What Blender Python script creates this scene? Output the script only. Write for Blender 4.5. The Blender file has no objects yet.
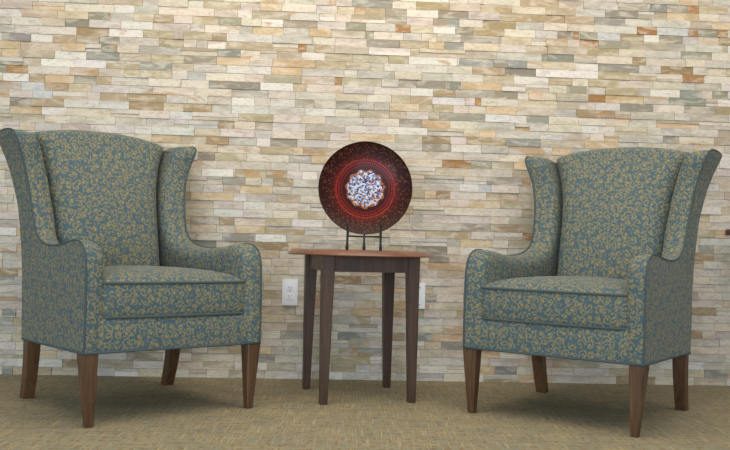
import bpy, bmesh, math, random
from mathutils import Vector, Matrix
random.seed(7)
SC = bpy.context.scene
C = SC.collection

# ------------------------------------------------------------ camera
cam_data = bpy.data.cameras.new('camera')
cam = bpy.data.objects.new('camera', cam_data); C.objects.link(cam)
cam_data.sensor_width = 36.0
cam_data.lens = 863.0 / 730.0 * 36.0
WANG = 0.061223          # the camera's small yaw against the wall
FRAME = Matrix.Rotation(-WANG, 4, 'Z')
cam.matrix_world = (FRAME @ Matrix.Translation((0, 0, 0.6338))
                    @ Matrix.Rotation(math.radians(90) + 0.02227, 4, 'X')
                    @ Matrix.Rotation(0.0255, 4, 'Z'))
SC.camera = cam

# ------------------------------------------------------------ world, lights, exposure
SC.view_settings.view_transform = 'Standard'
SC.view_settings.look = 'None'
SC.view_settings.gamma = 1.0
SC.view_settings.use_curve_mapping = False
SC.view_settings.exposure = 0.0
world = bpy.data.worlds.new('world'); SC.world = world
world.use_nodes = True
wb = world.node_tree.nodes['Background']
wb.inputs['Color'].default_value = (0.86, 0.93, 1.0, 1)
wb.inputs['Strength'].default_value = 0.55

def area(name, loc, target, size, size_y, energy, col):
    d = bpy.data.lights.new(name, 'AREA'); d.shape = 'RECTANGLE'
    d.size = size; d.size_y = size_y; d.energy = energy; d.color = col
    o = bpy.data.objects.new(name, d); C.objects.link(o)
    loc = FRAME @ Vector(loc); target = FRAME @ Vector(target)
    o.location = loc
    o.rotation_euler = (Vector(target) - Vector(loc)).to_track_quat('-Z', 'Y').to_euler()
    return o
area('ceiling_lamp_light', (0.3, 2.1, 2.95), (0.3, 4.0, 1.7), 4.2, 1.0, 45, (1.0, 0.84, 0.64))
area('ceiling_panel_light', (0.1, 2.9, 3.0), (0.1, 2.95, 0.0), 2.4, 1.2, 22, (1.0, 0.90, 0.74))
area('window_daylight', (-1.0, -2.4, 0.9), (0.2, 3.6, 0.2), 3.4, 1.5, 150, (0.68, 0.83, 1.0))

# ------------------------------------------------------------ helpers
def link(name, bm, mat, parent=None, smooth=True, sharp=None, uv=True):
    bmesh.ops.recalc_face_normals(bm, faces=bm.faces[:])
    me = bpy.data.meshes.new(name)
    if uv:
        lay = bm.loops.layers.uv.verify()
        for f in bm.faces:
            n = f.normal
            a = max(range(3), key=lambda i: abs(n[i]))
            for l in f.loops:
                c = l.vert.co
                l[lay].uv = ((c.y + 3.3, c.z), (c.x, c.z), (c.x, c.y + 5.1))[a]
    bm.to_mesh(me); bm.free()
    for p in me.polygons: p.use_smooth = smooth
    if sharp is not None and smooth:
        me.set_sharp_from_angle(angle=math.radians(sharp))
    me.materials.append(mat)
    o = bpy.data.objects.new(name, me); C.objects.link(o)
    if parent is not None: o.parent = parent
    return o

def empty(name, loc, rz=0.0):
    o = bpy.data.objects.new(name, None); C.objects.link(o)
    o.location = loc; o.rotation_euler = (0, 0, rz); o.empty_display_size = 0.1
    return o

def tag(o, label=None, cat=None, group=None, kind=None):
    if label: o['label'] = label
    if cat: o['category'] = cat
    if group: o['group'] = group
    if kind: o['kind'] = kind
    return o

def grid(bm, rows, close_u=False, close_v=False, caps=False):
    vs = [[bm.verts.new(p) for p in r] for r in rows]
    n = len(rows); m = len(rows[0])
    for i in range(n if close_v else n - 1):
        for j in range(m if close_u else m - 1):
            q = [vs[i][j], vs[i][(j + 1) % m], vs[(i + 1) % n][(j + 1) % m], vs[(i + 1) % n][j]]
            try: bm.faces.new(q)
            except ValueError: pass
    if caps:
        bm.faces.new(vs[0]); bm.faces.new(vs[-1])
    return vs

def tube(bm, pts, r, closed=False, seg=8):
    pts = [Vector(p) for p in pts]
    rows = []; n = len(pts); prev = None
    for i, p in enumerate(pts):
        a = pts[(i - 1) % n] if (closed or i > 0) else p
        b = pts[(i + 1) % n] if (closed or i < n - 1) else p
        t = (b - a).normalized()
        if prev is None:
            u = t.orthogonal().normalized()
        else:
            u = (prev - t * prev.dot(t)).normalized()
        prev = u; w = t.cross(u)
        rr = r[i] if isinstance(r, (list, tuple)) else r
        rows.append([p + (u * math.cos(2 * math.pi * k / seg) + w * math.sin(2 * math.pi * k / seg)) * rr for k in range(seg)])
    grid(bm, rows, close_u=True, close_v=closed, caps=not closed)

def octsec(c, h, ch, rot=0.0):
    """square cross-section (half-width h) with chamfered corners ch"""
    k = h - ch
    pts = [(-k, -h), (k, -h), (h, -k), (h, k), (k, h), (-k, h), (-h, k), (-h, -k)]
    return [Vector((c[0] + x * math.cos(rot) - y * math.sin(rot), c[1] + x * math.sin(rot) + y * math.cos(rot), c[2])) for x, y in pts]

def box(bm, x0, x1, y0, y1, z0, z1, bev=0.0):
    r = bmesh.ops.create_cube(bm, size=1.0)
    for v in r['verts']:
        v.co = Vector(((x0 + x1) / 2 + v.co.x * (x1 - x0), (y0 + y1) / 2 + v.co.y * (y1 - y0), (z0 + z1) / 2 + v.co.z * (z1 - z0)))
    if bev:
        es = list({e for v in r['verts'] for e in v.link_edges})
        bmesh.ops.bevel(bm, geom=es, offset=bev, segments=2, affect='EDGES', profile=0.7)

def lathe(bm, prof, seg=48, axis='Z'):
    rows = []
    for k in range(seg):
        a = 2 * math.pi * k / seg
        rows.append([Vector((r * math.cos(a), r * math.sin(a), z)) for r, z in prof])
    grid(bm, rows, close_v=True)
    bmesh.ops.remove_doubles(bm, verts=bm.verts[:], dist=1e-5)

def interp(x, tab):
    if x <= tab[0][0]: return tab[0][1]
    for (a, fa), (b, fb) in zip(tab, tab[1:]):
        if x <= b:
            t = (x - a) / (b - a); return fa + (fb - fa) * t
    return tab[-1][1]

def smooth_path(pts, n):
    """Catmull-Rom through pts, n samples per span (2-D tuples)"""
    P = [pts[0]] + list(pts) + [pts[-1]]; out = []
    for i in range(1, len(P) - 2):
        p0, p1, p2, p3 = P[i - 1], P[i], P[i + 1], P[i + 2]
        for k in range(n):
            t = k / n
            out.append(tuple(0.5 * (2 * b + (c - a) * t + (2 * a - 5 * b + 4 * c - d) * t * t + (3 * b - a - 3 * c + d) * t ** 3)
                             for a, b, c, d in zip(p0, p1, p2, p3)))
    out.append(tuple(pts[-1]))
    return out

# ------------------------------------------------------------ materials
class NT:
    def __init__(s, name):
        s.m = bpy.data.materials.new(name); s.m.use_nodes = True
        s.t = s.m.node_tree; s.b = s.t.nodes['Principled BSDF']
    def n(s, typ, **kw):
        nd = s.t.nodes.new(typ)
        for k, v in kw.items():
            if k.startswith('i_'): nd.inputs[k[2:].replace('_', ' ')].default_value = v
            else: setattr(nd, k, v)
        return nd
    def l(s, a, b): s.t.links.new(a, b)
    def val(s, sock, x):
        if isinstance(x, (int, float)): sock.default_value = x
        elif isinstance(x, tuple): sock.default_value = x
        else: s.l(x, sock)
    def math(s, op, a, b=0.0, c=None, clamp=False):
        nd = s.n('ShaderNodeMath', operation=op, use_clamp=clamp)
        s.val(nd.inputs[0], a); s.val(nd.inputs[1], b)
        if c is not None: s.val(nd.inputs[2], c)
        return nd.outputs[0]
    def step(s, x, lo, hi):
        nd = s.n('ShaderNodeMapRange', interpolation_type='SMOOTHSTEP')
        s.val(nd.inputs['Value'], x); nd.inputs['From Min'].default_value = lo; nd.inputs['From Max'].default_value = hi
        return nd.outputs[0]
    def mix(s, f, a, b, bt='MIX'):
        nd = s.n('ShaderNodeMix', data_type='RGBA', blend_type=bt)
        s.val(nd.inputs[0], f); s.val(nd.inputs[6], a); s.val(nd.inputs[7], b)
        return nd.outputs[2]
    def noise(s, vec, scale, detail=3, rough=0.5, dist=0.0):
        nd = s.n('ShaderNodeTexNoise'); s.l(vec, nd.inputs['Vector'])
        nd.inputs['Scale'].default_value = scale; nd.inputs['Detail'].default_value = detail
        nd.inputs['Roughness'].default_value = rough; nd.inputs['Distortion'].default_value = dist
        return nd
    def mapping(s, vec, scale=(1, 1, 1), rot=(0, 0, 0), loc=(0, 0, 0)):
        nd = s.n('ShaderNodeMapping'); s.l(vec, nd.inputs['Vector'])
        nd.inputs['Scale'].default_value = scale; nd.inputs['Rotation'].default_value = rot; nd.inputs['Location'].default_value = loc
        return nd.outputs[0]
    def ramp(s, f, stops, interp='LINEAR'):
        nd = s.n('ShaderNodeValToRGB'); cr = nd.color_ramp; cr.interpolation = interp
        s.l(f, nd.inputs[0])
        while len(cr.elements) < len(stops): cr.elements.new(0.5)
        for e, (p, c) in zip(cr.elements, stops): e.position = p; e.color = c
        return nd.outputs[0]
    def bump(s, h, strength, dist):
        nd = s.n('ShaderNodeBump'); s.l(h, nd.inputs['Height'])
        nd.inputs['Strength'].default_value = strength; nd.inputs['Distance'].default_value = dist
        s.l(nd.outputs[0], s.b.inputs['Normal'])
    def set(s, **kw):
        for k, v in kw.items(): s.val(s.b.inputs[k.replace('_', ' ')], v)

def srgb(r, g, b):
    f = lambda c: (c / 255 / 12.92) if c <= 10 else ((c / 255 + 0.055) / 1.055) ** 2.4
    return (f(r), f(g), f(b), 1.0)

def fabric_material():
    """blue-grey damask with gold curling vines, leaves and little flowers"""
    N = NT('damask_fabric')
    uv = N.n('ShaderNodeTexCoord').outputs['UV']
    wob = N.noise(uv, 40, 1)
    mixv = N.n('ShaderNodeVectorMath', operation='MULTIPLY_ADD')
    N.l(wob.outputs['Color'], mixv.inputs[0]); mixv.inputs[1].default_value = (0.010, 0.010, 0); N.l(uv, mixv.inputs[2])
    v = mixv.outputs[0]
    def scroll(scale, turns, width, rmax, seedoff):
        vv = N.mapping(v, loc=(seedoff, seedoff * 0.7, 0))
        vo = N.n('ShaderNodeTexVoronoi', voronoi_dimensions='2D', feature='F1')
        N.l(vv, vo.inputs['Vector']); vo.inputs['Scale'].default_value = scale; vo.inputs['Randomness'].default_value = 0.75
        d = N.n('ShaderNodeVectorMath', operation='SUBTRACT'); N.l(vv, d.inputs[0]); N.l(vo.outputs['Position'], d.inputs[1])
        sx = N.n('ShaderNodeSeparateXYZ'); N.l(d.outputs[0], sx.inputs[0])
        sc = N.n('ShaderNodeSeparateColor'); N.l(vo.outputs['Color'], sc.inputs[0])
        ang = N.math('ARCTAN2', sx.outputs[1], sx.outputs[0])
        flip = N.math('SUBTRACT', N.math('MULTIPLY', N.math('GREATER_THAN', sc.outputs[0], 0.5), 2.0), 1.0)
        ang = N.math('MULTIPLY', ang, flip)
        r = N.math('MULTIPLY', vo.outputs['Distance'], 1.0)          # in cell units
        ph = N.math('ADD', N.math('DIVIDE', ang, 2 * math.pi), N.math('MULTIPLY', r, -turns))
        ph = N.math('ADD', ph, sc.outputs[1])
        fr = N.math('ABSOLUTE', N.math('SUBTRACT', N.math('FRACT', ph), 0.5))
        line = N.math('SUBTRACT', 1.0, N.step(fr, width * 0.6, width))
        inside = N.math('SUBTRACT', 1.0, N.step(r, rmax * 0.85, rmax))
        core = N.math('SUBTRACT', 1.0, N.step(r, 0.07, 0.11))
        # five petals around the centre of some cells
        pet = N.math('MULTIPLY_ADD', N.math('SINE', N.math('MULTIPLY', ang, 5.0)), 0.07, 0.20)
        flower = N.math('LESS_THAN', r, pet)
        isf = N.math('GREATER_THAN', sc.outputs[2], 0.55)
        a = N.math('MULTIPLY', line, inside)
        a = N.math('MULTIPLY', a, N.math('SUBTRACT', 1.0, N.math('MULTIPLY', isf, N.math('LESS_THAN', r, 0.30))))
        return N.math('MAXIMUM', a, N.math('MAXIMUM', N.math('MULTIPLY', flower, isf), core))
    s1 = scroll(34.0, 2.0, 0.140, 0.62, 0.0)
    s2 = scroll(56.0, 1.5, 0.13, 0.40, 3.1)
    leaf = N.noise(v, 120, 1); lf = N.step(leaf.outputs['Fac'], 0.63, 0.67)
    pat = N.math('MAXIMUM', s1, N.math('MULTIPLY', s2, 0.85))
    pat = N.math('MAXIMUM', pat, N.math('MULTIPLY', lf, 0.7), clamp=True)
    # thread-level mottling
    th = N.noise(uv, 900, 1); mott = N.noise(uv, 14, 2)
    blue = N.mix(th.outputs['Fac'], srgb(56, 80, 90), srgb(80, 105, 113))
    gold = N.mix(th.outputs['Fac'], srgb(146, 128, 72), srgb(178, 158, 98))
    col = N.mix(N.math('MULTIPLY', pat, 0.78), blue, gold)
    col = N.mix(N.math('MULTIPLY', mott.outputs['Fac'], 0.15), col, srgb(96, 106, 98))
    N.set(Base_Color=col, Roughness=0.82)
    N.b.inputs['Sheen Weight'].default_value = 0.10
    N.b.inputs['Sheen Roughness'].default_value = 0.4
    N.bump(N.math('ADD', N.math('MULTIPLY', pat, 0.5), th.outputs['Fac']), 0.25, 0.001)
    return N.m

def plain(name, col, rough=0.5, metal=0.0, noise=None, spec=None):
    N = NT(name)
    if noise:
        tc = N.n('ShaderNodeTexCoord').outputs['Object']
        nz = N.noise(tc, noise[0], 3)
        N.set(Base_Color=N.mix(nz.outputs['Fac'], col, noise[1]))
    else: N.set(Base_Color=col)
    N.set(Roughness=rough, Metallic=metal)
    if spec is not None: N.b.inputs['Specular IOR Level'].default_value = spec
    return N.m

def wood(name, dark, light, rough, grain_axis='Z', scale=1.0, coat=0.0):
    N = NT(name)
    tc = N.n('ShaderNodeTexCoord').outputs['Object']
    sc = {'Z': (1, 1, 0.07), 'X': (0.07, 1, 1)}[grain_axis]
    m = N.mapping(tc, scale=sc)
    g = N.noise(m, 90 * scale, 5, 0.6, 0.6)
    g2 = N.noise(m, 14 * scale, 2)
    f = N.math('ADD', N.math('MULTIPLY', g.outputs['Fac'], 0.65), N.math('MULTIPLY', g2.outputs['Fac'], 0.35))
    col = N.ramp(f, [(0.32, dark), (0.68, light)])
    N.set(Base_Color=col, Roughness=rough)
    N.b.inputs['Coat Weight'].default_value = coat
    N.b.inputs['Coat Roughness'].default_value = 0.25
    N.bump(g.outputs['Fac'], 0.15, 0.001)
    return N.m

def stone_material():
    N = NT('ledgestone')
    at = N.n('ShaderNodeAttribute', attribute_name='stone_colour')
    at2 = N.n('ShaderNodeAttribute', attribute_name='stone_seed')
    tc = N.n('ShaderNodeTexCoord').outputs['Object']
    off = N.n('ShaderNodeVectorMath', operation='MULTIPLY_ADD')
    N.l(at2.outputs['Color'], off.inputs[0]); off.inputs[1].default_value = (9, 9, 9); N.l(tc, off.inputs[2])
    v = off.outputs[0]
    m = N.mapping(v, scale=(0.45, 1, 1.5))
    big = N.noise(m, 22, 4, 0.6, 0.8)
    fine = N.noise(m, 120, 4, 0.65)
    vein = N.noise(m, 7, 3, 0.5, 1.6)
    col = N.mix(N.math('MULTIPLY', N.step(big.outputs['Fac'], 0.44, 0.66), 0.5), at.outputs['Color'], srgb(232, 222, 203))
    col = N.mix(N.math('MULTIPLY', N.step(big.outputs['Fac'], 0.48, 0.32), 0.36), col, srgb(164, 152, 128))
    rs = N.n('ShaderNodeSeparateColor'); N.l(at2.outputs['Color'], rs.inputs[0])
    rust = N.math('MULTIPLY', N.step(vein.outputs['Fac'], 0.60, 0.68), N.step(rs.outputs[0], 0.45, 0.70))
    col = N.mix(N.math('MULTIPLY', rust, 0.6), col, srgb(186, 140, 82))
    col = N.mix(N.math('MULTIPLY', N.step(fine.outputs['Fac'], 0.50, 0.34), 0.34), col, srgb(128, 118, 98))
    N.set(Base_Color=col, Roughness=0.78)
    N.b.inputs['Specular IOR Level'].default_value = 0.3
    h = N.math('ADD', N.math('MULTIPLY', big.outputs['Fac'], 1.2), N.math('MULTIPLY', fine.outputs['Fac'], 0.5))
    N.bump(h, 0.35, 0.003)
    return N.m

def carpet_material():
    N = NT('woven_carpet')
    tc = N.n('ShaderNodeTexCoord').outputs['Object']
    rot = N.mapping(tc, rot=(0, 0, 0.06))
    def threads(sx, sy, scale, loc, lo, hi):
        nd = N.noise(N.mapping(rot, scale=(sx, sy, 1), loc=loc), scale, 2, 0.5, 0.0)
        return nd.outputs['Fac'], N.step(nd.outputs['Fac'], lo, hi)
    af, a1 = threads(1, 0.035, 190, (0, 0, 0), 0.54, 0.64)
    bf, b1 = threads(0.05, 1, 130, (4, 2, 0), 0.54, 0.64)
    cf, c1 = threads(1, 0.16, 90, (7, 5, 0), 0.60, 0.66)
    base = N.noise(tc, 7, 3); fine = N.noise(tc, 420, 2)
    patch = N.noise(tc, 46, 2)
    col = N.mix(N.step(base.outputs['Fac'], 0.35, 0.65), srgb(148, 146, 126), srgb(160, 152, 128))
    col = N.mix(N.math('MULTIPLY', N.step(patch.outputs['Fac'], 0.48, 0.60), 0.7), col, srgb(142, 114, 78))
    col = N.mix(N.math('MULTIPLY', N.step(bf, 0.42, 0.34), 0.45), col, srgb(104, 104, 86))
    col = N.mix(N.math('MULTIPLY', b1, 0.6), col, srgb(186, 166, 122))
    col = N.mix(N.math('MULTIPLY', c1, 0.5), col, srgb(168, 160, 124))
    col = N.mix(N.math('MULTIPLY', N.math('MULTIPLY', a1, N.step(patch.outputs['Fac'], 0.36, 0.56)), 0.75), col, srgb(202, 182, 136))
    col = N.mix(N.math('MULTIPLY', fine.outputs['Fac'], 0.25), col, srgb(110, 102, 76))
    N.set(Base_Color=col, Roughness=0.95)
    N.b.inputs['Specular IOR Level'].default_value = 0.1
    h = N.math('ADD', N.math('ADD', af, bf), fine.outputs['Fac'])
    N.bump(h, 0.5, 0.002)
    return N.m

def glass_plate_material():
    N = NT('mosaic_glass')
    tc = N.n('ShaderNodeTexCoord').outputs['Object']
    ln = N.n('ShaderNodeSeparateXYZ'); N.l(tc, ln.inputs[0])
    x, z = ln.outputs[0], ln.outputs[1]
    r = N.math('SQRT', N.math('ADD', N.math('MULTIPLY', x, x), N.math('MULTIPLY', z, z)))
    ang = N.math('ARCTAN2', z, x)
    vo = N.n('ShaderNodeTexVoronoi', voronoi_dimensions='2D'); N.l(tc, vo.inputs['Vector']); vo.inputs['Scale'].default_value = 170
    vs = N.n('ShaderNodeSeparateColor'); N.l(vo.outputs['Color'], vs.inputs[0])
    centre = N.ramp(vs.outputs[0], [(0.0, srgb(70, 48, 50)), (0.20, srgb(176, 186, 206)), (0.42, srgb(112, 126, 158)), (0.62, srgb(196, 196, 206)), (0.78, srgb(150, 82, 50)), (0.92, srgb(196, 170, 150))], 'CONSTANT')
    # rings of small tesserae
    pa = N.math('FRACT', N.math('MULTIPLY', ang, 84 / (2 * math.pi)))
    pr = N.math('FRACT', N.math('MULTIPLY', r, 85.0))
    dot = N.math('MULTIPLY', N.math('LESS_THAN', N.math('ABSOLUTE', N.math('SUBTRACT', pa, 0.5)), 0.27),
                 N.math('LESS_THAN', N.math('ABSOLUTE', N.math('SUBTRACT', pr, 0.5)), 0.27))
    sp = N.n('ShaderNodeTexVoronoi', voronoi_dimensions='2D'); N.l(tc, sp.inputs['Vector']); sp.inputs['Scale'].default_value = 240
    ss = N.n('ShaderNodeSeparateColor'); N.l(sp.outputs['Color'], ss.inputs[0])
    outer = N.mix(N.step(r, 0.11, 0.17), srgb(88, 15, 11), srgb(44, 12, 9))
    outer = N.mix(N.math('MULTIPLY', N.step(ss.outputs[0], 0.84, 0.9), 0.4), outer, srgb(150, 92, 50))
    ringm = N.math('SUBTRACT', 1.0, N.step(N.math('ABSOLUTE', N.math('SUBTRACT', r, 0.124)), 0.004, 0.008))
    outer = N.mix(N.math('MULTIPLY', N.math('MULTIPLY', ringm, dot), 1.0), outer, srgb(168, 48, 32))
    inner = N.mix(N.math('MULTIPLY', dot, N.step(r, 0.092, 0.106)), srgb(56, 11, 9), srgb(156, 36, 26))
    col = N.mix(N.step(r, 0.114, 0.120), inner, outer)
    scal = N.math('MULTIPLY_ADD', N.math('SINE', N.math('MULTIPLY', ang, 11.0)), 0.004, 0.078)
    rim = N.math('SUBTRACT', 1.0, N.step(N.math('ABSOLUTE', N.math('SUBTRACT', r, scal)), 0.001, 0.007))
    inc = N.math('LESS_THAN', r, scal)
    col = N.mix(inc, col, centre)
    col = N.mix(N.math('MULTIPLY', rim, N.step(vs.outputs[1], 0.2, 0.5)), col, srgb(160, 92, 44))
    edge = N.step(r, 0.1885, 0.1915)
    col = N.mix(edge, col, srgb(46, 22, 16))
    N.set(Base_Color=col, Roughness=0.36)
    N.b.inputs['Specular IOR Level'].default_value = 0.16
    N.set(Metallic=N.math('MULTIPLY', inc, 0.35))
    N.b.inputs['Coat Weight'].default_value = 0.06
    N.b.inputs['Coat Roughness'].default_value = 0.12
    N.bump(vo.outputs['Distance'], 0.4, 0.0015)
    return N.m

M_fabric = fabric_material()
N_ = NT('welt_cord'); N_.set(Base_Color=srgb(72, 86, 86), Roughness=0.85); M_welt = N_.m
M_leg = wood('walnut_leg', srgb(60, 40, 26), srgb(112, 80, 52), 0.42)
M_tleg = wood('table_leg_wood', srgb(58, 43, 37), srgb(92, 71, 60), 0.40)
M_top = wood('table_top_wood', srgb(88, 52, 34), srgb(136, 88, 60), 0.30, 'X', coat=0.3)
M_iron = plain('black_iron', srgb(30, 34, 34), 0.45, 0.4, (60, srgb(44, 48, 46)))
M_white = plain('white_plastic', srgb(247, 248, 250), 0.35, 0, (30, srgb(242, 244, 248)))
M_slot = plain('slot_dark', srgb(70, 72, 74), 0.6)
M_steel = plain('screw_steel', srgb(210, 210, 210), 0.3, 0.8)
M_under = plain('black_dust_cloth', srgb(30, 28, 26), 0.9)
M_stone = stone_material()
M_carpet = carpet_material()
M_plate = glass_plate_material()
M_mahog = wood('mahogany', srgb(46, 16, 14), srgb(78, 30, 24), 0.35, 'X')
M_mortar = plain('wall_backing', srgb(120, 112, 96), 0.95)

# ------------------------------------------------------------ floor
bm = bmesh.new()
vs = [bm.verts.new(p) for p in ((-4.5, -3.5, 0), (4.5, -3.5, 0), (4.5, 4.6, 0), (-4.5, 4.6, 0))]
bm.faces.new(vs)
r = bmesh.ops.extrude_face_region(bm, geom=bm.faces[:])
for v in r['geom']:
    if isinstance(v, bmesh.types.BMVert): v.co.z = -0.05
tag(link('floor', bm, M_carpet, smooth=False), 'woven khaki and gold carpet', kind='structure')

# ------------------------------------------------------------ stacked stone wall
# wall frame: u along the wall (close to world x), v out of the wall (towards the room), z up
def wall_empty_matrix(): return Matrix.Translation((0.2457, 4.0375, 0))
SPECS = "-1599,-1438,1654,K;-1299,-1200,1652,D;-1149,-1004,1610,W;-1350,-1206,1574,B;-1246,-1155,1536,D;-1202,-1048,1571,W;-1000,-910,1645,K;-1048,-907,1570,K;-974,-861,1536,K;-1684,-1648,1536,G;-1457,-1349,1544,K;-1555,-1457,1537,W;-1415,-1307,1495,O;-1601,-1445,1463,K;-1681,-1606,1461,O;-1302,-1153,1461,G;-1008,-858,1456,K;-1506,-1354,1426,W;-1354,-1210,1420,W;-1057,-912,1420,G;-1656,-1563,1382,R;-1128,-1056,1383,K;-1353,-1254,1375,D;-1245,-1128,1382,P;-1553,-1486,1351,K;-1325,-1186,1349,K;-1673,-1557,1345,W;-1485,-1378,1311,B;-1537,-1448,1267,L;-1638,-1541,1241,D;-1236,-1101,1233,W;-1637,-1495,1205,O;-514,-412,1748,O;-190,-162,1755,R;-73,-21,1744,R;-724,-618,1701,P;-823,-705,1665,K;-699,-599,1649,D;-506,-405,1643,W;-547,-404,1609,O;-283,-181,1605,O;-862,-729,1571,K;-112,-19,1645,D;-664,-453,1536,K;-751,-669,1532,W;-332,-295,1532,R;-254,-161,1534,K;-858,-708,1455,D;-704,-599,1507,G;-708,-557,1468,O;-251,-107,1457,K;-454,-311,1422,O;-157,-124,1379,R;-503,-350,1345,W;-350,-290,1342,K;-634,-528,1270,W;-852,-724,1233,B;-339,-251,1266,D;-149,-42,1269,D;-838,-756,1385,L;218,374,1759,B;-21,72,1745,K;22,172,1713,D;172,323,1714,W;323,465,1716,D;521,674,1753,K;74,173,1679,D;122,192,1647,R;537,694,1680,B;617,770,1714,K;-19,19,1636,D;405,490,1647,D;-12,142,1568,D;143,279,1564,K;279,355,1564,O;355,445,1567,G;195,238,1527,K;745,850,1566,K;441,541,1521,R;427,593,1498,G;93,187,1491,K;822,851,1527,G;187,418,1492,W;490,647,1455,B;647,795,1454,D;373,439,1378,G;444,634,1383,O;143,227,1377,D;227,364,1381,D;200,308,1344,W;308,412,1341,B;111,200,1336,K;159,304,1301,K;602,711,1343,D;507,536,1309,R;764,821,1343,O;304,460,1304,W;103,244,1266,O;310,404,1270,K;1188,1343,1822,D;837,981,1756,K;1334,1427,1796,G;1427,1530,1807,D;1232,1334,1796,K;1530,1584,1808,R;1628,1727,1803,K;1126,1286,1764,D;1074,1224,1716,G;929,1073,1725,K;1428,1585,1758,O;1283,1380,1683,R;1380,1532,1686,L;1537,1581,1685,R;1679,1728,1693,R;1581,1679,1688,D;1391,1508,1649,D;1003,1089,1645,D;974,998,1645,R;897,974,1641,D;1003,1095,1607,R;840,945,1606,K;1095,1245,1614,D;1043,1193,1569,K;1500,1652,1573,D;1705,1730,1614,K;841,976,1530,G;1403,1560,1499,B;1511,1614,1464,R;1097,1296,1493,D;1098,1248,1457,K;986,1097,1495,W;953,1098,1458,W;1051,1195,1421,K;1133,1293,1386,K;1051,1134,1373,R;945,1042,1383,D;1660,1733,1385,D;1445,1626,1345,G;1207,1368,1308,D;1519,1676,1314,D;1352,1498,1385,W;-743,-642,1088,B;-704,-557,1007,K;-665,-560,928,G;-606,-464,961,K;-805,-673,740,D;-673,-605,741,K;-657,-511,661,G;-599,-462,700,O;-480,-296,1042,O;-431,-339,926,K;-312,-183,777,K;-410,-304,843,K;-458,-348,740,K;-460,-354,629,B;-354,-299,626,O;-599,-439,1191,K;-495,-343,1076,K;-289,-173,1122,K;-762,-616,963,W;-566,-465,813,W;-506,-364,663,W;-338,-195,737,W;150,258,1265,O;339,557,1231,D;151,259,1221,D;561,708,1268,O;757,862,1241,G;530,610,1167,O;262,394,1117,B;263,399,1079,D;358,495,1040,R;495,594,1039,D;760,865,1078,K;572,743,962,D;441,535,929,W;743,782,965,R;277,333,891,O;348,490,845,P;641,789,853,K;742,790,810,K;602,749,708,B;403,502,698,K;455,596,733,D;245,391,629,D;748,791,742,K;749,792,702,R;-379,-264,206,G;-112,17,221,G;-17,94,135,G;260,330,204,G;254,380,277,L;-50,85,315,O;-469,-418,135,O;-140,-25,56,K;-149,-84,21,W;139,199,211,K;379,487,135,P;273,404,56,W;279,345,400,G;373,472,179,G;308,402,569,D;445,488,322,K;1584,1677,631,B;-1364,-1297,60,B;-1632,-1584,17,G;-710,-615,134,D;-832,-783,129,D;630,734,64,G;1643,1755,50,G;1179,1275,54,K;441,593,894,L;1582,1655,791,K;1589,1701,954,L"
PAL = {'D': [(150, 144, 126), (140, 134, 118), (158, 150, 132)], 'G': [(146, 146, 136), (152, 152, 142), (138, 140, 132)],
       'K': [(180, 162, 128), (186, 168, 136), (174, 154, 120)], 'B': [(160, 134, 96), (154, 130, 96), (166, 142, 106)],
       'R': [(166, 114, 64), (162, 114, 66), (174, 128, 76)], 'O': [(216, 188, 148), (212, 184, 146), (206, 176, 134)],
       'W': [(232, 226, 214), (236, 230, 218), (226, 222, 214)], 'P': [(206, 190, 174), (202, 186, 170)],
       'L': [(200, 202, 200), (206, 206, 202)]}
COMMON = [(216, 204, 184), (208, 195, 174), (222, 210, 190), (204, 197, 184), (198, 190, 178), (214, 205, 192),
          (190, 178, 158), (202, 184, 156), (222, 216, 204), (210, 194, 170), (186, 180, 168), (208, 197, 185),
          (182, 168, 142), (212, 200, 190), (196, 188, 176)]
sat = 0.92
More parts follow.
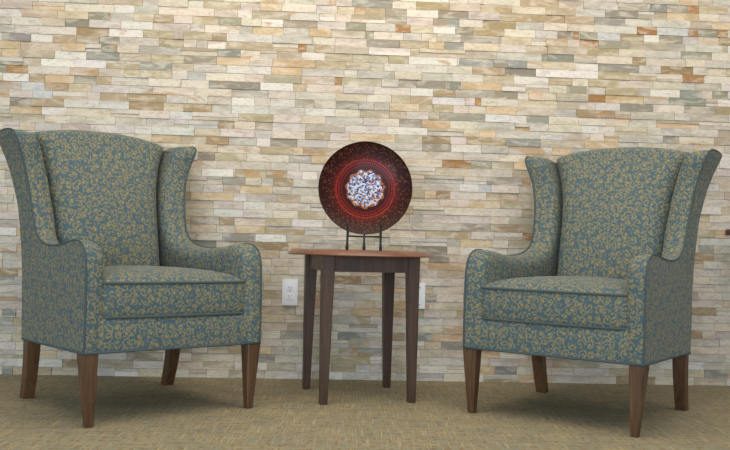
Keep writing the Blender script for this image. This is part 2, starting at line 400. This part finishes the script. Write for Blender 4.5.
def build_wall():
    bm = bmesh.new()
    cl = bm.loops.layers.float_color.new('stone_colour'); sl = bm.loops.layers.float_color.new('stone_seed')
    RH = 0.0372; UMIN, UMAX, ZMAX = -4.2, 4.2, 2.75
    nrow = int(ZMAX / RH)
    rows = {}
    cs = math.cos(WANG)
    for e in SPECS.split(';'):
        a, b, z, t = e.split(','); a = int(a) / 1000 / cs; b = int(b) / 1000 / cs; z = int(z) / 1000
        rows.setdefault(max(0, int(z / RH)), []).append([a, b, t])
    def stone(u0, u1, z0, z1, col):
        d = random.choice([0.004, 0.005, 0.006, 0.007, 0.009]) + random.uniform(-.0007, .0007)
        g = 0.0006; j = lambda: random.uniform(-.0008, .0008)
        f = [(u0 + g, -d + j(), z0 + g), (u1 - g, -d + j(), z0 + g), (u1 - g, -d + j(), z1 - g), (u0 + g, -d + j(), z1 - g)]
        b = [(u0 + g, 0, z0 + g), (u1 - g, 0, z0 + g), (u1 - g, 0, z1 - g), (u0 + g, 0, z1 - g)]
        V = [bm.verts.new(p) for p in f + b]
        sd = (random.random(), random.random(), random.random(), 1)
        k = random.uniform(-7, 7)
        m = (203, 193, 172); col = [x + (y - x) * sat for x, y in zip(m, col)]
        c = srgb(*[max(0, min(255, x + k + random.uniform(-3, 3))) for x in col])
        for q in ((0, 1, 2, 3), (0, 4, 5, 1), (1, 5, 6, 2), (2, 6, 7, 3), (3, 7, 4, 0)):
            fc = bm.faces.new([V[i] for i in q])
            for l in fc.loops: l[cl] = c; l[sl] = sd
    def fill(u0, u1, z0, z1):
        u = u0
        while u1 - u > 0.001:
            w = random.choice([0.07, 0.10, 0.13, 0.15, 0.17, 0.20]) * random.uniform(.85, 1.15)
            if u1 - u - w < 0.05: w = u1 - u
            w = min(w, u1 - u)
            rr = random.random()
            if rr < .80: col = random.choice(COMMON)
            else: col = random.choice(PAL[random.choice('DGKKBOWWPLO')])
            if random.random() < .12 and w > .06:
                zm = z0 + (z1 - z0) * random.uniform(.35, .65)
                stone(u, u + w, z0, zm, col); stone(u, u + w, zm, z1, random.choice(COMMON))
            else: stone(u, u + w, z0, z1, col)
            u += w
    for i in range(nrow):
        z0, z1 = i * RH, (i + 1) * RH
        sp = sorted(rows.get(i, [])); u = UMIN - random.uniform(0, .1)
        for a, b, t in sp:
            if a < u - 0.004: a = u
            if b - a < 0.02: continue
            if a - u > 0.002: fill(u, a, z0, z1)
            stone(a, b, z0, z1, random.choice(PAL[t])); u = b
        fill(u, UMAX, z0, z1)
    o = link('wall_back', bm, M_stone, smooth=False, uv=False)
    return o
wall = build_wall()
wall.matrix_world = wall_empty_matrix()
tag(wall, 'stacked ledgestone wall in cream, grey and tan', kind='structure')
bm = bmesh.new(); box(bm, -4.3, 4.2, 0.0, 0.12, 0.0, 2.75)
bk = link('backing', bm, M_mortar, wall, smooth=False)

# ------------------------------------------------------------ wing chair
XFL = [(0.60, 0.0), (0.75, 0.004), (0.80, 0.009), (0.85, 0.014), (0.90, 0.023), (0.95, 0.037), (1.00, 0.056), (1.03, 0.067), (1.06, 0.074)]
def xo(y, z):
    b = interp(y, [(-0.02, .3455), (0.2, .340), (0.4, .331), (0.54, .322), (0.62, .326), (0.85, .332)])
    if z < 0.6: b = max(b, interp(z, [(.24, .336), (.6, .322)])) if y > .4 else b
    return b + interp(z, XFL)
REAR = [(0.245, .615), (0.40, .648), (0.55, .672), (0.68, .70), (0.78, .728), (0.85, .760), (0.93, .785), (1.02, .808), (1.06, .812)]
FRONT_KEYS = [(-.020, .245), (-.022, .33), (-.021, .42), (-.018, .51), (-.010, .565), (.010, .600), (.045, .619), (.085, .624),
              (.13, .620), (.21, .609), (.30, .602), (.38, .603), (.45, .613), (.503, .632), (.536, .658), (.556, .695),
              (.573, .745), (.588, .80), (.600, .86), (.606, .92), (.604, .965), (.600, 1.00), (.606, 1.028), (.632, 1.044),
              (.68, 1.049), (.735, 1.048), (.79, 1.042)]
def zback(i, n):        # rear z paired with front sample i
    return interp(i / n, [(0, .245), (.10, .30), (.20, .36), (.45, .50), (.56, .66), (.66, .80), (.78, .94), (.88, 1.0), (1, 1.035)])
def side_mesh(side):
    F = smooth_path(FRONT_KEYS, 4); n = len(F) - 1
    rings = []
    NT_, NU = 12, 9
    for i, (y, z) in enumerate(F):
        a = F[max(0, i - 1)]; b = F[min(n, i + 1)]
        tx, tz = b[0] - a[0], b[1] - a[1]; L = math.hypot(tx, tz)
        nx, nz = -tz / L, tx / L                    # outward normal (towards -y at the front, +z at the top)
        if i < 2: nx, nz = -1, 0
        zb = zback(i, n); yb = interp(zb, REAR)
        f = i / n
        w = interp(f, [(0, .077), (.4, .077), (.58, .095), (1, .088)])
        rr = interp(f, [(0, .030), (.15, .034), (.24, .030), (.32, .036), (.75, .034), (.86, .022), (1, .022)])
        ring = []
        for k in range(NU):                         # outer face, rear -> front
            u = k / NU
            yy, zz = yb + (y - yb) * u, zb + (z - zb) * u
            ring.append((xo(yy, zz) + .003 * math.sin(math.pi * u), yy, zz))
        for k in range(NT_ + 1):                    # rounded front / top band
            t = k / NT_
            s = max(0.0, (t - .30) / .70)
            e = rr * (1 - math.sqrt(max(0, 1 - s * s))) 
            if t < .08: e += .0035
            yy, zz = y - nx * e, z - nz * e
            ring.append((xo(y, z) - w * t, yy, zz))
        ye, ze = ring[-1][1], ring[-1][2]
        for k in range(1, NU + 1):                  # inner face, front -> rear
            u = k / NU
            yy, zz = ye + (yb - ye) * u, ze + (zb - ze) * u
            ring.append((xo(yy, zz) - w - .002 * math.sin(math.pi * min(1, u * 3)), yy, zz))
        rings.append([Vector((side * p[0], p[1], p[2])) for p in ring])
    return F, rings
def low(bm):
    # the bottom line of the upholstery falls slightly towards the rear
    for v in bm.verts:
        v.co.z -= .014 * max(0, min(1, v.co.y / .6)) * max(0, min(1, (.40 - v.co.z) / .15))
    return bm
SPLIT = 14 * 4          # ring where arm ends and wing begins
def make_chair():
    root = empty('wing_chair', (0, 0, 0))
    # seat base / front rail
    bm = bmesh.new()
    rows = []
    for z, g in ((.246, .006), (.249, 0), (.30, -.002), (.352, 0), (.362, .006), (.366, .02)):
        P = []
        for (x, y) in ((-.30, -.014), (-.15, -.018), (0, -.019), (.15, -.018), (.30, -.014), (.30, .30), (.29, .60), (0, .605), (-.29, .60), (-.30, .30)):
            P.append(Vector((x * (1 - g), y + (g if y < .1 else -g), z)))
        rows.append(P)
    grid(bm, rows, close_u=True, caps=True)
    link('seat_base', low(bm), M_fabric, root, sharp=50)
    bm = bmesh.new(); box(bm, -.335, .335, .01, .60, .243, .2465)
    link('underside_cloth', low(bm), M_under, root, smooth=False)
    # base welt
    bm = bmesh.new()
    pts = [(-.346, -.021), (-.2, -.022), (0, -.022), (.2, -.022), (.346, -.021), (.348, 0), (.342, .2), (.335, .4), (.337, .60), (.333, .618), (0, .620), (-.333, .618), (-.337, .60), (-.335, .4), (-.342, .2), (-.348, 0)]
    tube(bm, [(x, y, .2485) for x, y in pts], .0042, closed=True)
    link('base_piping', low(bm), M_welt, root)
    for side in (-1, 1):
        F, rings = side_mesh(side)
        for nm, i0, i1 in (('armrest', 0, SPLIT), ('wing', SPLIT, len(rings) - 1)):
            bm = bmesh.new()
            grid(bm, rings[i0:i1 + 1], close_u=True, caps=True)
            o = link(nm, low(bm), M_fabric, root, sharp=55)
            bm = bmesh.new()
            pp = []
            for i in range(i0, i1 + 1):
                y, z = F[i]; a = F[max(0, i - 1)]; b = F[min(len(F) - 1, i + 1)]
                tx, tz = b[0] - a[0], b[1] - a[1]; L = math.hypot(tx, tz)
                pp.append((side * (xo(y, z) - .001), y - tz / L * -.0005, z))
            tube(bm, pp, .0036, seg=7)
            link('piping', bm, M_welt, o)
    # backrest: front surface, rolled crest, raked rear
    bm = bmesh.new()
    HW = [(.40, .236), (.55, .234), (.75, .237), (.85, .248), (.92, .264), (.98, .286), (1.04, .312), (1.09, .318)]
    FY = [(.38, .510), (.50, .535), (.60, .556), (.70, .580), (.80, .607), (.90, .637), (1.0, .668), (1.045, .684)]
    NX = 36
    rows = []
    for ix in range(NX + 1):
        t = -1 + 2 * ix / NX
        t = math.copysign(abs(t) ** 0.8, t)
        row = []
        top = 1.083 - .040 * abs(t) ** 2.2
        zs = [.40 + (top - .045 - .40) * k / 16 for k in range(17)]
        for z in zs:
            y = interp(z, FY) - .028 * (1 - t * t) * math.sin(math.pi * min(1, max(0, (z - .38) / .68))) + .095 * abs(t) ** 12
            row.append(Vector((t * interp(z, HW), y, z)))
        # crest roll
        yf = row[-1].y; zc = top - .045; yr = interp(top - .05, REAR) - .004
        for k in range(1, 9):
            a = math.pi * k / 9
            yy = (yf + yr) / 2 - (yr - yf) / 2 * math.cos(a)
            zz = zc + .045 * math.sin(a) ** .8
            row.append(Vector((t * interp(zz, HW), yy, zz)))
        for k in range(17):
            z = (top - .05) + (.246 - (top - .05)) * k / 16
            hw = xo(.7, z) - .004
            f = min(1, (k + 2) / 6)
            hw = interp(z, HW) * (1 - f) + hw * f if z > .5 else hw
            row.append(Vector((t * hw, interp(z, REAR) + .002, z)))
        rows.append(row)
    grid(bm, rows, close_u=True, caps=True)
    link('backrest', low(bm), M_fabric, root, sharp=60)
    # seat cushion
    bm = bmesh.new()
    def plan(g, z, n=14):
        P = []
        hx0, hx1, y0, y1 = .2875 - g, .240 - g, -.012 + g, .545 - g
        rc = max(.004, .030 - g * .6)
        for (cx, cy, a0) in ((-hx0 + rc, y0 + rc, 180), (hx0 - rc, y0 + rc, 270), (hx1 - rc, y1 - rc, 0), (-hx1 + rc, y1 - rc, 90)):
            for k in range(7):
                a = math.radians(a0 + 90 * k / 6)
                P.append([cx + rc * math.cos(a), cy + rc * math.sin(a)])
        # subdivide long sides for a gently bowed front
        Q = []
        for i, p in enumerate(P):
            q = P[(i + 1) % len(P)]; Q.append(p)
            if math.dist(p, q) > .15 or (g > .1 and i % 7 == 6):
                for k in range(1, 8): Q.append([p[0] + (q[0] - p[0]) * k / 8, p[1] + (q[1] - p[1]) * k / 8])
        out = []
        for x, y in Q:
            yy = y - (.010 * (1 - (x / .285) ** 2) if y < .05 + g else 0)
            out.append(Vector((x, yy, z)))
        return out
    rows = []
    for g, z in ((.235, .356), (.12, .356), (.03, .357), (.006, .359), (.002, .364), (-.001, .39), (-.003, .42), (-.001, .45), (.002, .477), (.008, .486), (.03, .499), (.06, .510), (.10, .519), (.15, .525), (.20, .529), (.235, .530)):
        rows.append(plan(g, z))
    grid(bm, rows, close_u=True, caps=True)
    cu = link('seat_cushion', bm, M_fabric, root, sharp=50)
    for z in (.3635, .4800):
        bm = bmesh.new(); tube(bm, plan(0.0, z), .0046, closed=True)
        link('piping', bm, M_welt, cu)
    # legs
    for sx in (-1, 1):
        bm = bmesh.new()
        rows = []
        for z, h in ((.244, .0275), (.236, .0275), (.10, .0195), (.004, .0135), (0.0, .0120)):
            t = z / .244
            rows.append(octsec((sx * (.312 + .0085 * t), -.001 + .0075 * t, z), h, .003))
        grid(bm, rows, close_u=True, caps=True)
        link('leg', bm, M_leg, root, sharp=40)
        bm = bmesh.new(); rows = []
        for k in range(11):
            t = k / 10; z = .252 * (1 - t)
            h = .0265 - .0050 * t
            rows.append(octsec((sx * (.304 - .004 * t), .588 + .050 * t ** 1.8, z), h, .003))
        grid(bm, rows, close_u=True, caps=True)
        link('leg', bm, M_leg, root, sharp=40)
    return root

chair = make_chair()
chair.location = FRAME @ Vector((-0.6665, 3.095, 0)); chair.rotation_euler = (0, 0, 0.6966 - WANG)
tag(chair, 'blue and gold patterned wing chair on the left side, turned towards the table', 'chair', 'patterned wing chairs')
def copy_thing(o, parent=None):
    c = o.copy(); C.objects.link(c)
    if parent is not None: c.parent = parent
    for ch in list(o.children): copy_thing(ch, c)
    return c
chair2 = copy_thing(chair)
chair2.location = FRAME @ Vector((0.6840, 3.1406, 0)); chair2.rotation_euler = (0, 0, -0.6100 - WANG)
tag(chair2, 'blue and gold patterned wing chair on the right side of the round table')

# ------------------------------------------------------------ round side table
(TX, TY, _z), TR = FRAME @ Vector((-0.0168, 3.6325, 0)), 0.2527 - WANG
table = empty('side_table', (TX, TY, 0), TR)
tag(table, 'small round side table with copper brown top and four dark tapered legs', 'table')
bm = bmesh.new()
lathe(bm, [(0, .5845), (.25, .5845), (.298, .585), (.304, .5865), (.3055, .5895), (.302, .594), (.294, .601), (.288, .606), (.283, .6085), (.28, .609), (0, .609)], 96)
link('tabletop', bm, M_top, table, sharp=40)
for sx in (-1, 1):
    for sy in (-1, 1):
        bm = bmesh.new(); rows = []
        for z, h, c in ((.585, .0245, .1760), (.52, .0240, .1760), (.25, .0195, .179), (.003, .0150, .1815), (0, .0140, .1815)):
            rows.append(octsec((sx * c, sy * c, z), h, .002))
        grid(bm, rows, close_u=True, caps=True)
        link('leg', bm, M_tleg, table, sharp=40)
for k in range(4):
    bm = bmesh.new()
    box(bm, -.16, .16, -.188, -.168, .522, .585, .0015)
    bmesh.ops.rotate(bm, verts=bm.verts[:], cent=(0, 0, 0), matrix=Matrix.Rotation(math.pi / 2 * k, 3, 'Z'))
    link('apron', bm, M_tleg, table, smooth=False)

# ------------------------------------------------------------ plate and its iron stand
PX, PY = TX + 0.015, TY + 0.0
plate_bm = bmesh.new()
R0 = .1955
prof = []
for k in range(25):
    r = R0 * k / 24
    prof.append((r, .034 * (r / R0) ** 2.6))
prof += [(R0 + .0015, .036), (R0 + .001, .032)]
for k in range(24, -1, -1):
    r = (R0 - .002) * k / 24
    prof.append((r, .034 * (r / R0) ** 2.6 - .007))
lathe(plate_bm, prof, 96)
plate = link('decorative_plate', plate_bm, M_plate, sharp=60)
plate.location = (PX, PY + .012, .867)
plate.rotation_euler = (math.radians(90 - 5), 0, -WANG)
tag(plate, 'round dark red glass plate with a silver mosaic centre, upright on the stand', 'plate')
stand = empty('plate_stand', (PX, PY, .609), -WANG)
tag(stand, 'black iron easel stand holding the dark red plate on the side table', 'stand')
FYS = -.052
for sx, nm in ((-.0705, 'hook'), (.0690, 'hook')):
    bm = bmesh.new()
    z = [0, .004, .008, .013, .018, .022, .03, .10, .104, .108, .112]
    r = [.0055, .0062, .0070, .0070, .0060, .0048, .0040, .0040, .0048, .0044, .002]
    tube(bm, [(sx, FYS, a) for a in z], r, seg=10)
    link('hook', bm, M_iron, stand)
    bm = bmesh.new()
    tube(bm, [(sx, FYS, .057), (sx, -.02, .055), (sx, .045, .055)], .0036, seg=8)
    link('plate_arm', bm, M_iron, stand)
    bm = bmesh.new()
    tube(bm, [(sx, .045, .0), (sx, .045, .055), (sx * .9, .062, .16), (sx * .5, .075, .26)], .0038, seg=8)
    link('back_upright', bm, M_iron, stand)
bm = bmesh.new()
z = [0, .004, .008, .013, .018, .022, .03, .0585]; r = [.0055, .0062, .0070, .0070, .0060, .0048, .0042, .0042]
tube(bm, [(0, FYS, a) for a in z], r, seg=10)
link('foot', bm, M_iron, stand)
bm = bmesh.new(); tube(bm, [(-.0705, FYS, .057), (0, FYS, .0565), (.069, FYS, .057)], .0036, seg=8)
link('crossbar', bm, M_iron, stand)
bm = bmesh.new(); tube(bm, [(-.035, .075, .26), (0, .076, .262), (.035, .075, .26)], .0038, seg=8)
link('crossbar', bm, M_iron, stand)
bm = bmesh.new(); tube(bm, [(0, .078, .26), (0, .115, .0)], .0038, seg=8)
link('rear_leg', bm, M_iron, stand)

# ------------------------------------------------------------ wall plates
def on_wall(name, u, z, out=.011):
    o = empty(name, (0, 0, 0))
    o.matrix_world = wall_empty_matrix() @ Matrix.Translation((u / math.cos(WANG), -out, z))
    return o
def plate_cover(parent):
    bm = bmesh.new(); box(bm, -.0360, .0360, -.006, .012, -.0600, .0600, .0025)
    link('cover', bm, M_white, parent, sharp=30)
outlet = on_wall('wall_outlet', -.339, .402)
tag(outlet, 'white duplex electrical outlet on the stone wall left of the table legs', 'outlet')
plate_cover(outlet)
for s in (-1, 1):
    bm = bmesh.new()
    rows = [[Vector((.0165 * math.copysign(abs(math.cos(a)) ** .8, math.cos(a)), y, s * .0195 + .0145 * math.sin(a))) for a in [2 * math.pi * k / 24 for k in range(24)]] for y in (-.0055, -.0080, -.0085)]
    grid(bm, rows, close_u=True, caps=True)
    rc = link('socket', bm, M_white, outlet, sharp=30)
    bm = bmesh.new()
    box(bm, -.0075, -.0055, -.0092, -.008, s * .0195 - .001, s * .0195 + .0075)
    box(bm, .0055, .0075, -.0092, -.008, s * .0195 - .0005, s * .0195 + .0065)
    box(bm, -.0022, .0022, -.0092, -.008, s * .0195 - .0105, s * .0195 - .0060)
    link('slot', bm, M_slot, rc, smooth=False)
bm = bmesh.new(); box(bm, -.003, .003, -.0075, -.005, -.003, .003, .001); link('screw', bm, M_steel, outlet)
wp = on_wall('wall_plate', .2555, .398)
tag(wp, 'plain white wall plate partly hidden behind the right front table leg', 'wall plate')
plate_cover(wp)
for s in (-1, 1):
    bm = bmesh.new()
    tube(bm, [(.010, -.0050, s * .0400), (.010, -.0076, s * .0400)], .0030, seg=10)
    link('screw', bm, M_steel, wp)

# ------------------------------------------------------------ table edge just entering the frame at the right
tb = empty('console_table', FRAME @ Vector((2.252, 3.93 + .05, 0)), 0)
tag(tb, 'dark mahogany tabletop whose rounded end just enters the right edge', 'table')
bm = bmesh.new()
P = []
for (cx, cy, a0) in ((-.47, -.10, 180), (.47, -.10, 270), (.47, .10, 0), (-.47, .10, 90)):
    for k in range(7):
        a = math.radians(a0 + 90 * k / 6); P.append((cx + .085 * math.cos(a), cy + .045 * math.sin(a)))
rows = []
for g, z in ((.02, .718), (.004, .719), (0, .724), (0, .738), (.004, .745), (.016, .748)):
    rows.append([Vector((x * (1 - g), y * (1 - g * 2), z)) for x, y in P])
grid(bm, rows, close_u=True, caps=True)
link('tabletop', bm, M_mahog, tb, sharp=50)
for sx in (-1, 1):
    for sy in (-1, 1):
        bm = bmesh.new()
        rows = [octsec((sx * .40, sy * .085, z), h, .003) for z, h in ((.719, .022), (.02, .015), (0, .014))]
        grid(bm, rows, close_u=True, caps=True)
        link('leg', bm, M_mahog, tb, sharp=40)
